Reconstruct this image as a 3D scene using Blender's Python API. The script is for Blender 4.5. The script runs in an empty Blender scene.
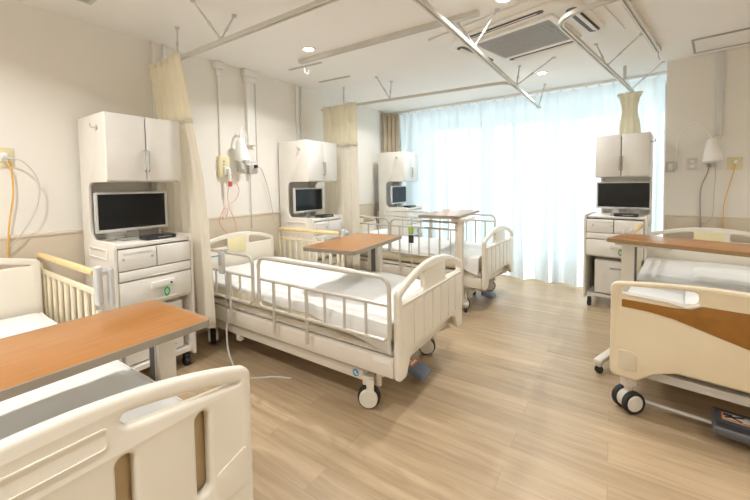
import bpy, bmesh, math, random
from mathutils import Vector, Matrix, noise
random.seed(7)
PI = math.pi
R = math.radians
scene = bpy.context.scene
COL = scene.collection

# ------------------------------------------------------------------ materials
def mat(name, col, rough=0.5, metal=0.0, var=0.03, vscale=6.0, bump=0.0, bscale=60.0, spec=0.5, coat=0.0):
    m = bpy.data.materials.new(name); m.use_nodes = True
    nt = m.node_tree; b = nt.nodes['Principled BSDF']
    b.inputs['Roughness'].default_value = rough
    b.inputs['Metallic'].default_value = metal
    b.inputs['Specular IOR Level'].default_value = spec
    b.inputs['Coat Weight'].default_value = coat
    tc = nt.nodes.new('ShaderNodeTexCoord')
    n = nt.nodes.new('ShaderNodeTexNoise'); n.inputs['Scale'].default_value = vscale; n.inputs['Detail'].default_value = 3
    nt.links.new(tc.outputs['Object'], n.inputs['Vector'])
    r = nt.nodes.new('ShaderNodeValToRGB')
    c = Vector(col)
    lo = c * (1 - var); hi = c * (1 + var)
    r.color_ramp.elements[0].position = .3; r.color_ramp.elements[1].position = .7
    r.color_ramp.elements[0].color = (*lo, 1); r.color_ramp.elements[1].color = (*[min(1, x) for x in hi], 1)
    nt.links.new(n.outputs['Fac'], r.inputs['Fac']); nt.links.new(r.outputs['Color'], b.inputs['Base Color'])
    if bump:
        n2 = nt.nodes.new('ShaderNodeTexNoise'); n2.inputs['Scale'].default_value = bscale; n2.inputs['Detail'].default_value = 4
        nt.links.new(tc.outputs['Object'], n2.inputs['Vector'])
        bp = nt.nodes.new('ShaderNodeBump'); bp.inputs['Strength'].default_value = bump; bp.inputs['Distance'].default_value = .01
        nt.links.new(n2.outputs['Fac'], bp.inputs['Height']); nt.links.new(bp.outputs['Normal'], b.inputs['Normal'])
    return m

def emis(name, col, s):
    m = bpy.data.materials.new(name); m.use_nodes = True
    b = m.node_tree.nodes['Principled BSDF']
    b.inputs['Base Color'].default_value = (*col, 1)
    b.inputs['Emission Color'].default_value = (*col, 1); b.inputs['Emission Strength'].default_value = s
    return m

M = {}
M['wall'] = mat('wall_paint', (.85, .83, .78), .8, var=.012, vscale=2, bump=.05, bscale=220)
M['wainscot'] = mat('wainscot_vinyl', (.70, .62, .50), .6, var=.02, vscale=3, bump=.04, bscale=150)
M['ceiling'] = mat('ceiling_paint', (.88, .875, .86), .9, var=.01, vscale=2)
M['cap'] = mat('rail_cap', (.74, .67, .56), .5)
M['trim'] = mat('trim_white', (.86, .85, .825), .5)
M['duct'] = mat('duct_grey', (.70, .72, .72), .45)
M['cab'] = mat('cabinet_laminate', (.83, .80, .745), .45, var=.015, vscale=10)
M['door'] = mat('cabinet_door', (.87, .865, .84), .4, var=.012, vscale=12)
M['panel'] = mat('bed_panel_plastic', (.83, .79, .70), .35, var=.01)
M['panelR'] = mat('bed_panel_cream', (.81, .715, .53), .35, var=.02)
M['metal'] = mat('bed_powder_coat', (.76, .71, .63), .4, var=.015)
M['railm'] = mat('rail_tube', (.60, .57, .51), .35, metal=.15, var=.02)
M['slat'] = mat('rail_slat', (.78, .70, .52), .4)
M['woodrail'] = mat('hand_rail_wood', (.80, .60, .30), .45, var=.06, vscale=25)
M['mattress'] = mat('mattress_cream', (.80, .735, .57), .85, var=.05, vscale=9, bump=.15, bscale=30)
M['linen'] = mat('white_linen', (.80, .80, .79), .9, var=.012, vscale=5, bump=.25, bscale=14, spec=.2)
M['linenb'] = mat('white_blanket', (.86, .86, .84), .95, var=.02, vscale=8, bump=.25, bscale=40, spec=.2)
M['edge'] = mat('table_edge', (.30, .265, .215), .5)
M['edgew'] = mat('table_edge_brown', (.30, .185, .09), .45)
M['dark'] = mat('dark_plastic', (.028, .028, .03), .45)
M['slot'] = mat('slot_grey', (.10, .095, .09), .6)
M['grey'] = mat('grey_plastic', (.42, .42, .40), .5)
M['lgrey'] = mat('light_grey_metal', (.62, .615, .60), .35, metal=.2)
M['steel'] = mat('brushed_steel', (.62, .61, .58), .3, metal=.8, var=.05, vscale=30)
M['screen'] = mat('tv_screen', (.006, .008, .010), .10, spec=.35)
M['bezel'] = mat('silver_bezel', (.66, .67, .68), .35, metal=.3)
M['rubber'] = mat('black_rubber', (.022, .022, .024), .6)
M['hub'] = mat('wheel_hub', (.78, .75, .66), .45)
M['pedal'] = mat('pedal_blue_grey', (.17, .215, .29), .5)
M['pedalR'] = mat('pedal_dark_grey', (.11, .115, .13), .55)
M['orange'] = mat('orange_plastic', (.80, .26, .06), .5)
M['red'] = mat('red_plastic', (.75, .10, .07), .5)
M['white'] = mat('white_plastic', (.86, .86, .83), .4)
M['blue'] = mat('blue_label', (.08, .36, .62), .4)
M['green'] = mat('green_plastic', (.02, .45, .15), .4)
M['lime'] = mat('lime_plastic', (.38, .55, .10), .4)
M['yellowcard'] = mat('pale_yellow_card', (.83, .75, .46), .6)
M['beigeplate'] = mat('outlet_beige', (.78, .70, .45), .5)
M['cordo'] = mat('orange_cord', (.80, .46, .10), .5)
M['cordr'] = mat('coral_cord', (.86, .45, .33), .5)
M['cordg'] = mat('grey_cord', (.40, .38, .37), .5)
M['cordl'] = mat('pale_grey_cord', (.60, .58, .55), .5)
M['drape'] = mat('brown_drape', (.50, .40, .29), .9, var=.04, bump=.1, bscale=120, spec=.1)
M['alu'] = mat('aluminium_frame', (.55, .55, .55), .4, metal=.6)
M['cover'] = mat('cover_cream', (.72, .65, .50), .4)
M['rail'] = mat('rail_aluminium', (.66, .645, .60), .45, metal=.1)
M['backing'] = mat('tan_backing', (.55, .42, .24), .6)
M['inset'] = mat('foot_wood_inset', (.33, .145, .02), .4, var=.10, vscale=14)
M['lens'] = emis('downlight_lens', (1, .95, .86), 14)
M['grille'] = mat('grille_grey', (.50, .49, .47), .5)
M['grilled'] = mat('grille_shadow', (.16, .155, .15), .7)

def wood_top():
    m = bpy.data.materials.new('table_wood'); m.use_nodes = True
    nt = m.node_tree; b = nt.nodes['Principled BSDF']
    tc = nt.nodes.new('ShaderNodeTexCoord'); mp = nt.nodes.new('ShaderNodeMapping'); mp.inputs['Scale'].default_value = (30, 2.0, 10)
    n = nt.nodes.new('ShaderNodeTexNoise'); n.inputs['Scale'].default_value = 3; n.inputs['Detail'].default_value = 6
    r = nt.nodes.new('ShaderNodeValToRGB')
    r.color_ramp.elements[0].color = (.37, .15, .034, 1); r.color_ramp.elements[1].color = (.44, .195, .05, 1)
    r.color_ramp.elements[0].position = .3; r.color_ramp.elements[1].position = .7
    L = nt.links.new
    L(tc.outputs['Object'], mp.inputs['Vector']); L(mp.outputs['Vector'], n.inputs['Vector']); L(n.outputs['Fac'], r.inputs['Fac']); L(r.outputs['Color'], b.inputs['Base Color'])
    b.inputs['Roughness'].default_value = .3; b.inputs['Coat Weight'].default_value = .15; b.inputs['Coat Roughness'].default_value = .12
    return m
M['wood'] = wood_top()

def floor_mat():
    m = bpy.data.materials.new('floor_vinyl_planks'); m.use_nodes = True
    nt = m.node_tree; b = nt.nodes['Principled BSDF']; L = nt.links.new
    tc = nt.nodes.new('ShaderNodeTexCoord')
    br = nt.nodes.new('ShaderNodeTexBrick')
    br.inputs['Scale'].default_value = 1; br.inputs['Brick Width'].default_value = 1.1; br.inputs['Row Height'].default_value = .15
    br.inputs['Mortar Size'].default_value = .0016; br.inputs['Mortar Smooth'].default_value = .2; br.inputs['Bias'].default_value = 0
    br.offset = .37
    br.inputs['Color1'].default_value = (.0, .0, .0, 1); br.inputs['Color2'].default_value = (1, 1, 1, 1); br.inputs['Mortar'].default_value = (.35, .35, .35, 1)
    L(tc.outputs['Object'], br.inputs['Vector'])
    mp = nt.nodes.new('ShaderNodeMapping'); mp.inputs['Scale'].default_value = (1.1, 16, 1)
    L(tc.outputs['Object'], mp.inputs['Vector'])
    add = nt.nodes.new('ShaderNodeVectorMath'); add.operation = 'MULTIPLY_ADD'
    L(br.outputs['Color'], add.inputs[0]); add.inputs[1].default_value = (7, 3, 0); L(mp.outputs['Vector'], add.inputs[2])
    n = nt.nodes.new('ShaderNodeTexNoise'); n.inputs['Scale'].default_value = 1.6; n.inputs['Detail'].default_value = 7; n.inputs['Roughness'].default_value = .62; n.inputs['Distortion'].default_value = .4
    L(add.outputs[0], n.inputs['Vector'])
    r = nt.nodes.new('ShaderNodeValToRGB')
    r.color_ramp.elements[0].position = .25; r.color_ramp.elements[0].color = (.41, .29, .17, 1)
    r.color_ramp.elements[1].position = .75; r.color_ramp.elements[1].color = (.64, .495, .33, 1)
    L(n.outputs['Fac'], r.inputs['Fac'])
    pr = nt.nodes.new('ShaderNodeValToRGB')
    pr.color_ramp.elements[0].color = (.82, .81, .80, 1); pr.color_ramp.elements[1].color = (1.0, 1.0, 1.0, 1)
    L(br.outputs['Color'], pr.inputs['Fac'])
    mx = nt.nodes.new('ShaderNodeMix'); mx.data_type = 'RGBA'; mx.blend_type = 'MULTIPLY'; mx.inputs['Factor'].default_value = 1
    L(r.outputs['Color'], mx.inputs['A']); L(pr.outputs['Color'], mx.inputs['B'])
    mo = nt.nodes.new('ShaderNodeMix'); mo.data_type = 'RGBA'; mo.inputs['B'].default_value = (.38, .29, .19, 1)
    L(br.outputs['Fac'], mo.inputs['Factor']); L(mx.outputs['Result'], mo.inputs['A'])
    L(mo.outputs['Result'], b.inputs['Base Color'])
    b.inputs['Roughness'].default_value = .36
    bp = nt.nodes.new('ShaderNodeBump'); bp.inputs['Strength'].default_value = .08; bp.inputs['Distance'].default_value = .004
    L(n.outputs['Fac'], bp.inputs['Height']); L(bp.outputs['Normal'], b.inputs['Normal'])
    return m
M['floor'] = floor_mat()

def cloth(name, col, transl=.5, transp=0.0, mesh=False):
    m = bpy.data.materials.new(name); m.use_nodes = True
    nt = m.node_tree; L = nt.links.new
    nt.nodes.remove(nt.nodes['Principled BSDF']); out = nt.nodes['Material Output']
    tc = nt.nodes.new('ShaderNodeTexCoord')
    n = nt.nodes.new('ShaderNodeTexNoise'); n.inputs['Scale'].default_value = 90; L(tc.outputs['Object'], n.inputs['Vector'])
    r = nt.nodes.new('ShaderNodeValToRGB'); c = Vector(col)
    r.color_ramp.elements[0].color = (*(c * .96), 1); r.color_ramp.elements[1].color = (*[min(1, x * 1.03) for x in c], 1); L(n.outputs['Fac'], r.inputs['Fac'])
    d = nt.nodes.new('ShaderNodeBsdfDiffuse'); t = nt.nodes.new('ShaderNodeBsdfTranslucent'); p = nt.nodes.new('ShaderNodeBsdfTransparent')
    L(r.outputs['Color'], d.inputs['Color']); L(r.outputs['Color'], t.inputs['Color'])
    m1 = nt.nodes.new('ShaderNodeMixShader'); m1.inputs[0].default_value = transl; L(d.outputs[0], m1.inputs[1]); L(t.outputs[0], m1.inputs[2])
    m2 = nt.nodes.new('ShaderNodeMixShader'); m2.inputs[0].default_value = transp; L(m1.outputs[0], m2.inputs[1]); L(p.outputs[0], m2.inputs[2])
    if mesh:   # a net of thread and holes
        ck = nt.nodes.new('ShaderNodeTexChecker'); ck.inputs['Scale'].default_value = 260; ck.inputs['Color1'].default_value = (transp * 1.6,) * 3 + (1,); ck.inputs['Color2'].default_value = (transp * .4,) * 3 + (1,)
        L(tc.outputs['Object'], ck.inputs['Vector']); L(ck.outputs['Color'], m2.inputs[0])
    L(m2.outputs[0], out.inputs['Surface'])
    return m
SHT, SHP = .86, .07
M['sheer'] = cloth('sheer_white', (.93, .95, .96), SHT, SHP)
M['curtain'] = cloth('privacy_cream', (.93, .895, .82), .42)
M['net'] = cloth('privacy_net', (.97, .92, .775), .30, .14, True)
def glass_mat():
    m = bpy.data.materials.new('window_glass'); m.use_nodes = True
    nt = m.node_tree; L = nt.links.new; nt.nodes.remove(nt.nodes['Principled BSDF']); out = nt.nodes['Material Output']
    g = nt.nodes.new('ShaderNodeBsdfGlossy'); g.inputs['Roughness'].default_value = .02
    p = nt.nodes.new('ShaderNodeBsdfTransparent'); p.inputs['Color'].default_value = (.94, .97, .97, 1)
    lw = nt.nodes.new('ShaderNodeLayerWeight'); lw.inputs['Blend'].default_value = .5
    pw = nt.nodes.new('ShaderNodeMath'); pw.operation = 'POWER'; pw.inputs[1].default_value = 4; L(lw.outputs['Facing'], pw.inputs[0])
    f = nt.nodes.new('ShaderNodeMath'); f.operation = 'MULTIPLY_ADD'; f.inputs[1].default_value = .7; f.inputs[2].default_value = .04; L(pw.outputs[0], f.inputs[0])
    mx = nt.nodes.new('ShaderNodeMixShader'); L(f.outputs[0], mx.inputs[0]); L(p.outputs[0], mx.inputs[1]); L(g.outputs[0], mx.inputs[2]); L(mx.outputs[0], out.inputs['Surface'])
    return m
M['glass'] = glass_mat()

# ------------------------------------------------------------------ mesh helpers
def rot_to(d):
    return Vector((0, 0, 1)).rotation_difference(Vector(d).normalized()).to_matrix().to_4x4()

def fillet(pts, r, n=6, closed=False):
    pts = [Vector(p) for p in pts]; out = []
    N = len(pts)
    rr = r if isinstance(r, (list, tuple)) else [r] * N
    for i, p in enumerate(pts):
        if (not closed and i in (0, N - 1)) or rr[i] <= 0:
            out.append(p); continue
        a = (pts[i - 1] - p); b = (pts[(i + 1) % N] - p)
        la, lb = a.length, b.length
        a.normalize(); b.normalize()
        ang = a.angle(b)
        if ang > PI - .02: out.append(p); continue
        t = min(rr[i] / math.tan(ang / 2), la * .49, lb * .49)
        q = t * math.tan(ang / 2)
        c = p + (a + b).normalized() * (q / math.sin(ang / 2))
        s = p + a * t - c; e = p + b * t - c
        tot = s.angle(e)
        for k in range(n + 1):
            f = k / n
            if tot < 1e-4: v = s
            else: v = (s * math.sin((1 - f) * tot) + e * math.sin(f * tot)) / math.sin(tot)
            out.append(c + v)
    return out

class MB:
    def __init__(s): s.bm = bmesh.new()
    def merge(s, tmp, T=None):
        if T is not None: tmp.transform(T)
        me = bpy.data.meshes.new('tmp'); tmp.to_mesh(me); tmp.free(); s.bm.from_mesh(me); bpy.data.meshes.remove(me); return s
    def box(s, c, d, b=0.0, seg=2, T=None):
        t = bmesh.new(); bmesh.ops.create_cube(t, size=1)
        t.transform(Matrix.Diagonal((d[0], d[1], d[2], 1)))
        if b > 0: bmesh.ops.bevel(t, geom=t.edges[:], offset=min(b, min(d) * .49), segments=seg, affect='EDGES', profile=.5)
        t.transform(Matrix.Translation(c))
        return s.merge(t, T)
    def cyl(s, p0, p1, r, r1=None, n=16, b=0.0):
        p0, p1 = Vector(p0), Vector(p1); d = p1 - p0
        t = bmesh.new(); bmesh.ops.create_cone(t, cap_ends=True, segments=n, radius1=r, radius2=r if r1 is None else r1, depth=d.length)
        if b > 0:
            ed = [e for e in t.edges if abs(e.verts[0].co.z - e.verts[1].co.z) < 1e-6]
            bmesh.ops.bevel(t, geom=ed, offset=b, segments=2, affect='EDGES', profile=.5)
        return s.merge(t, Matrix.Translation((p0 + p1) / 2) @ rot_to(d))
    def tube(s, pts, r, n=8, closed=False):
        pts = [Vector(p) for p in pts]; N = len(pts); t = bmesh.new(); rings = []
        nrm = None
        for i, p in enumerate(pts):
            if closed: d = pts[(i + 1) % N] - pts[i - 1]
            else: d = pts[min(i + 1, N - 1)] - pts[max(i - 1, 0)]
            d.normalize()
            if nrm is None:
                nrm = d.orthogonal().normalized()
            else:
                nrm = (nrm - d * nrm.dot(d))
                if nrm.length < 1e-5: nrm = d.orthogonal()
                nrm.normalize()
            bn = d.cross(nrm)
            rad = r[i] if isinstance(r, (list, tuple)) else r
            rings.append([t.verts.new(p + (nrm * math.cos(2 * PI * k / n) + bn * math.sin(2 * PI * k / n)) * rad) for k in range(n)])
        for i in range(N if closed else N - 1):
            a, b = rings[i], rings[(i + 1) % N]
            for k in range(n): t.faces.new((a[k], a[(k + 1) % n], b[(k + 1) % n], b[k]))
        if not closed:
            t.faces.new(rings[0][::-1]); t.faces.new(rings[-1])
        return s.merge(t)
    def lathe(s, prof, n=24, T=None):
        t = bmesh.new(); rings = []
        for (r, z) in prof:
            rings.append([t.verts.new((max(r, 1e-5) * math.cos(2 * PI * k / n), max(r, 1e-5) * math.sin(2 * PI * k / n), z)) for k in range(n)])
        for a, b in zip(rings, rings[1:]):
            for k in range(n): t.faces.new((a[k], a[(k + 1) % n], b[(k + 1) % n], b[k]))
        bmesh.ops.remove_doubles(t, verts=t.verts[:], dist=1e-4)
        return s.merge(t, T)
    def poly(s, outline, holes=(), th=.02, bev=.0, T=None, seg=2):
        """outline in a local XY plane, extruded +-th/2 along Z, then transformed"""
        cu = bpy.data.curves.new('c', 'CURVE'); cu.dimensions = '2D'; cu.fill_mode = 'BOTH'
        cu.extrude = th / 2 - bev; cu.bevel_depth = bev; cu.bevel_resolution = seg
        if bev: cu.offset = -bev
        for loop in [outline] + list(holes):
            sp = cu.splines.new('POLY'); sp.points.add(len(loop) - 1); sp.use_cyclic_u = True
            for pt, q in zip(sp.points, loop): pt.co = (q[0], q[1], 0, 1)
        o = bpy.data.objects.new('c', cu); COL.objects.link(o)
        dg = bpy.context.evaluated_depsgraph_get(); dg.update()
        me = bpy.data.meshes.new_from_object(o.evaluated_get(dg))
        t = bmesh.new(); t.from_mesh(me); bpy.data.objects.remove(o); bpy.data.curves.remove(cu); bpy.data.meshes.remove(me)
        bmesh.ops.remove_doubles(t, verts=t.verts[:], dist=1e-5)
        return s.merge(t, T)
    def grid(s, f, nu, nv):
        t = bmesh.new(); g = [[t.verts.new(f(i / nu, j / nv)) for j in range(nv + 1)] for i in range(nu + 1)]
        for i in range(nu):
            for j in range(nv): t.faces.new((g[i][j], g[i + 1][j], g[i + 1][j + 1], g[i][j + 1]))
        return s.merge(t)
    def sphere(s, c, r, sc=(1, 1, 1), n=16):
        t = bmesh.new(); bmesh.ops.create_uvsphere(t, u_segments=n, v_segments=n // 2, radius=r)
        return s.merge(t, Matrix.Translation(c) @ Matrix.Diagonal((*sc, 1)))

def ob(name, mb, m, parent=None, label=None, solid=0, smooth=40, recalc=True):
    me = bpy.data.meshes.new(name)
    if recalc: bmesh.ops.recalc_face_normals(mb.bm, faces=mb.bm.faces[:])
    mb.bm.to_mesh(me); mb.bm.free()
    me.polygons.foreach_set('use_smooth', [True] * len(me.polygons)); me.set_sharp_from_angle(angle=R(smooth))
    me.materials.append(M[m] if isinstance(m, str) else m)
    o = bpy.data.objects.new(name, me); COL.objects.link(o)
    if parent: o.parent = parent
    if label: o['label'] = label
    if solid:
        md = o.modifiers.new('thickness', 'SOLIDIFY'); md.thickness = solid; md.offset = 0
    return o

def tag(o, label, cat, group=None):
    o['label'] = label; o['category'] = cat
    if group: o['group'] = group
    return o
def thing(name, label, cat, loc=(0, 0, 0), rz=0.0, group=None):
    o = bpy.data.objects.new(name, None); COL.objects.link(o); o.empty_display_size = .1
    o.location = loc; o.rotation_euler = (0, 0, rz)
    return tag(o, label, cat, group)
def struct(name, mb, m, **k):
    o = ob(name, mb, m, **k); o['kind'] = 'structure'; return o
def copy_tree(o, parent=None):
    c = o.copy(); COL.objects.link(c)
    if parent: c.parent = parent
    for ch in list(o.children): copy_tree(ch, c)
    return c
def XZ(y=0):   # local (x,y) -> world (x, z) plane, extrusion along y
    return Matrix.Translation((0, y, 0)) @ Matrix.Rotation(PI / 2, 4, 'X')
def YZ(x=0):   # local (x,y) -> (y, z) plane, extrusion along x
    return Matrix(((0, 0, 1, x), (1, 0, 0, 0), (0, 1, 0, 0), (0, 0, 0, 1)))

# ------------------------------------------------------------------ the room
WX, ZC = -3.12, 2.51
XR, YB = 2.7, -2.3
A10 = R(-10)
struct('floor', MB().box(((WX + XR) / 2, 1.7, -.05), (XR - WX + .4, 8.2, .1)), 'floor')
struct('ceiling', MB().box(((WX + XR) / 2, 1.575, ZC + .05), (XR - WX + .4, 7.95, .1)), 'ceiling')
struct('wall_left', MB().box((WX - .05, 1.575, ZC / 2), (.1, 7.95, ZC)), 'wall')
struct('wall_rear', MB().box(((WX + XR) / 2, YB - .05, ZC / 2), (XR - WX, .1, ZC)), 'wall')
struct('wall_side', MB().box((XR + .05, 1.2, ZC / 2), (.1, 7.2, ZC)), 'wall')
# right (head) wall, set at an angle, with a return into the window bay
CX, CY_ = .44, 4.62
ca, sa = math.cos(A10), math.sin(A10)
def rw(u, v, z=0): return Vector((CX + u * ca - v * sa, CY_ + u * sa + v * ca, z))   # u along the wall, v into the wall
outl = [rw(0, 0), rw(2.45, 0), Vector((XR + .05, 5.6, 0)), Vector((.60, 5.6, 0))]
struct('wall_right', MB().poly([(p.x, p.y) for p in outl], th=ZC, T=Matrix.Translation((0, 0, ZC / 2))), 'wall')
# window wall: lintel, low sill wall, left jamb
YW = 5.45
mb = MB(); mb.box((-1.3, YW + .06, 2.495), (4.0, .12, .03)); mb.box((-1.3, YW + .06, .09), (4.0, .12, .18)); mb.box((-3.05, YW + .06, ZC / 2), (.18, .12, ZC))
struct('wall_window', mb, 'wall')
w1 = struct('window_1', MB().box((-1.3, YW + .05, .2), (3.5, .08, .04)).box((-1.3, YW + .05, 2.462), (3.5, .08, .034))
            .box((-2.94, YW + .05, 1.33), (.05, .08, 2.28)).box((.50, YW + .05, 1.33), (.05, .08, 2.28)), 'alu')
for x in (-2.1, -1.22, -.35):
    ob('mullion', MB().box((x, YW + .05, 1.33), (.06, .07, 2.28)), 'alu', w1)
for x0, x1 in ((-2.92, -2.1), (-2.1, -1.22), (-1.22, -.35), (-.35, .49)):
    ob('pane', MB().box(((x0 + x1) / 2, YW + .05, 1.333), (x1 - x0 - .05, .008, 2.235)), 'glass', w1)
struct('trim_1', MB().box((-1.27, 5.06, ZC - .015), (3.5, .07, .03), .004, T=Matrix.Translation((-1.27, 5.06, 0)) @ Matrix.Rotation(R(-1.5), 4, 'Z') @ Matrix.Translation((1.27, -5.06, 0))), 'trim')   # curtain track
# wainscot and its cap rail
struct('wainscot_left', MB().box((WX + .004, 1.6, .515), (.008, 7.7, 1.03)), 'wainscot')
struct('trim_2', MB().box((WX + .008, 1.6, 1.035), (.016, 7.7, .022), .004), 'cap')
T10 = Matrix.Translation((CX, CY_, 0)) @ Matrix.Rotation(A10, 4, 'Z')
mb = MB()
for k in range(6): mb.box((.2 + .385 * k, -.004, .485), (.383, .008, .97), .001, T=T10)
struct('wainscot_right', mb, 'wainscot')
struct('trim_3', MB().box((1.16, -.006, .975), (2.3, .012, .018), .003, T=T10), 'cap')
struct('baseboard_left', MB().box((WX + .014, 1.6, .035), (.012, 7.7, .07), .003), 'cap')
struct('baseboard_right', MB().box((1.16, -.012, .035), (2.3, .012, .07), .003, T=T10), 'cap')
# cable ducts running down the walls
def wduct(n, y0, y1, z0, d=.03, m='trim', flare=0):
    mb = MB().box((WX + d / 2, (y0 + y1) / 2, (z0 + ZC) / 2), (d, y1 - y0, ZC - z0), .004)
    if flare:
        mb.box((WX + d / 2 + .01, (y0 + y1) / 2, ZC - .035), (d + .03, y1 - y0 + .07, .07), .012)
        mb.box((WX + d / 2 + .005, (y0 + y1) / 2, ZC - .10), (d + .012, y1 - y0 + .03, .06), .012)
    struct(n, mb, m)
wduct('trim_4', 1.415, 1.435, 1.2); wduct('trim_5', 1.505, 1.525, 1.2)
wduct('trim_6', 1.99, 2.01, 1.62, .02, flare=.01)
wduct('trim_7', 2.285, 2.375, 1.75, .05, flare=1); wduct('trim_8', 2.415, 2.43, 1.55, .02)
wduct('trim_9', 2.99, 3.02, 1.2); wduct('trim_10', 3.06, 3.075, 1.2)
struct('trim_11', MB().box((.385, -.0125, (1.74 + ZC) / 2), (.05, .025, ZC - 1.74), .004, T=T10), 'duct')

# ------------------------------------------------------------------ ceiling fittings
def spot(x, y, label, f=1):
    t = thing('downlight', label, 'ceiling light', (x, y, ZC), group='recessed downlights')
    ob('trim_ring', MB().lathe([(.042, -.004), (.058, -.008), (.064, -.004), (.064, .0), (.042, .0), (.042, -.004)], 32), 'trim', t)
    ob('lens', MB().cyl((0, 0, -.0035), (0, 0, -.001), .042, n=32), 'lens', t)
    l = bpy.data.lights.new('downlight_lamp', 'AREA'); l.shape = 'DISK'; l.size = .11; l.energy = LAMP * f; l.color = (1, .99, .965); l.spread = R(140)
    lo = bpy.data.objects.new('downlight_lamp', l); COL.objects.link(lo); lo.location = (x, y, ZC - .012)
LAMP = 12.5
for x, y, s in ((-2.2, 2.28, 'round recessed downlight in the ceiling between the two curtain rails above middle bed'),
                (-2.34, 4.30, 'small recessed downlight in the ceiling above the farthest bed by the window'),
                (-.65, 4.24, 'recessed downlight between the air conditioner and the window curtain'),
                (-.593, 2.40, 'recessed downlight cut by the top of the picture left of the air conditioner'),
                (-2.2, .1, 'recessed downlight above the nearest bed, outside the picture'),
                (-.5, .0, 'recessed downlight over the spot the photograph is taken from'),
                (-2.2, -1.7, 'recessed downlight near the rear left of the room'),
                (-.5, -1.7, 'recessed downlight near the rear middle of the room'),
                (1.5, .4, 'recessed downlight over the right side of the room'),
                (1.6, 2.5, 'recessed downlight over the foot end of the right hand bed')):
    spot(x, y, s, .45 if 'cut by' in s else .6 if y > 4 or 'taken from' in s else 1)

# air conditioner cassette
t = thing('ceiling_air_conditioner', 'white ceiling cassette air conditioner with grey intake grille and rounded outlets', 'air conditioner', (-.60, 3.05, ZC), R(-14))
ob('cover_plate', MB().box((0, 0, -.007), (1.13, 1.0, .014), .005), 'trim', t)
body = fillet([(-.50, -.40), (.50, -.40), (.50, .40), (-.50, .40)], .2, 8, True)
ob('body', MB().poly([(p.x, p.y) for p in body], th=.03, bev=.01, T=Matrix.Translation((0, 0, -.028))), 'trim', t)
g = ob('intake_frame', MB().poly([(p.x, p.y) for p in fillet([(-.33, -.285), (.33, -.285), (.33, .285), (-.33, .285)], .02, 4, True)],
       [[(-.285, -.24), (.285, -.24), (.285, .24), (-.285, .24)]], th=.022, bev=.004, T=Matrix.Translation((0, 0, -.052))), 'trim', t)
mb = MB().box((0, 0, -.046), (.58, .49, .004)); ob('intake_back', mb, 'grilled', g)
mb = MB()
for k in range(34): mb.box((-.272 + k * .0165, 0, -.055), (.0085, .482, .008))
for k in range(6): mb.box((0, -.215 + k * .086, -.052), (.57, .007, .006))
ob('grille_slats', mb, 'grille', g)
for sx in (-1, 1):
    ob('outlet_slot', MB().poly([(p.x, p.y) for p in fillet([(-.035, -.26), (.035, -.26), (.035, .26), (-.035, .26)], .03, 5, True)], th=.006, T=Matrix.Translation((sx * .43, 0, -.0445))), 'slot', t)
    ob('louver', MB().box((0, 0, 0), (.045, .46, .006), .003, T=Matrix.Translation((sx * .438, 0, -.052)) @ Matrix.Rotation(sx * .45, 4, 'Y')), 'trim', t)
for sy in (-1, 1):
    ob('outlet_slot', MB().poly([(p.x, p.y) for p in fillet([(-.30, -.022), (.30, -.022), (.30, .022), (-.30, .022)], .02, 5, True)], th=.006, T=Matrix.Translation((0, sy * .362, -.0445))), 'slot', t)
    ob('louver', MB().box((0, 0, 0), (.52, .030, .006), .003, T=Matrix.Translation((0, sy * .37, -.052)) @ Matrix.Rotation(-sy * .45, 4, 'X')), 'trim', t)

# access panel by the right wall, slot vents, square vent
t = thing('ceiling_access_panel', 'flat rectangular white ceiling panel with dark edge near the right wall', 'ceiling panel', tuple(rw(.80, -.36, ZC)), A10)
ob('frame', MB().poly([(-.60, -.21), (.60, -.21), (.60, .21), (-.60, .21)], [[(-.585, -.195), (.585, -.195), (.585, .195), (-.585, .195)]], th=.012, T=Matrix.Translation((0, 0, -.006))), 'grey', t)
ob('panel', MB().box((0, 0, -.004), (1.166, .386, .008)), 'trim', t)
for (x, y, s) in ((-2.54, 2.575, 'thin grey slot in the ceiling beside the end of the intravenous rail'), (-2.59, 3.075, 'thin grey ceiling slot farther along, between the intravenous rail and the far curtain rail')):
    t = thing('ceiling_slot_vent', s, 'vent', (x, y, ZC), R(4), 'ceiling slot vents')
    ob('frame', MB().box((0, 0, -.003), (.43, .035, .006), .002), 'lgrey', t); ob('slot', MB().box((0, 0, -.0065), (.40, .012, .003)), 'grey', t)
t = thing('square_ceiling_vent', 'small grey square ceiling vent cut by the top edge above nearest cabinet', 'vent', (-2.70, .84, ZC), 0)
ob('frame', MB().box((0, 0, -.006), (.16, .16, .012), .003), 'lgrey', t); ob('slot', MB().box((0, 0, -.0125), (.11, .11, .004)), 'grey', t)

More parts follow.
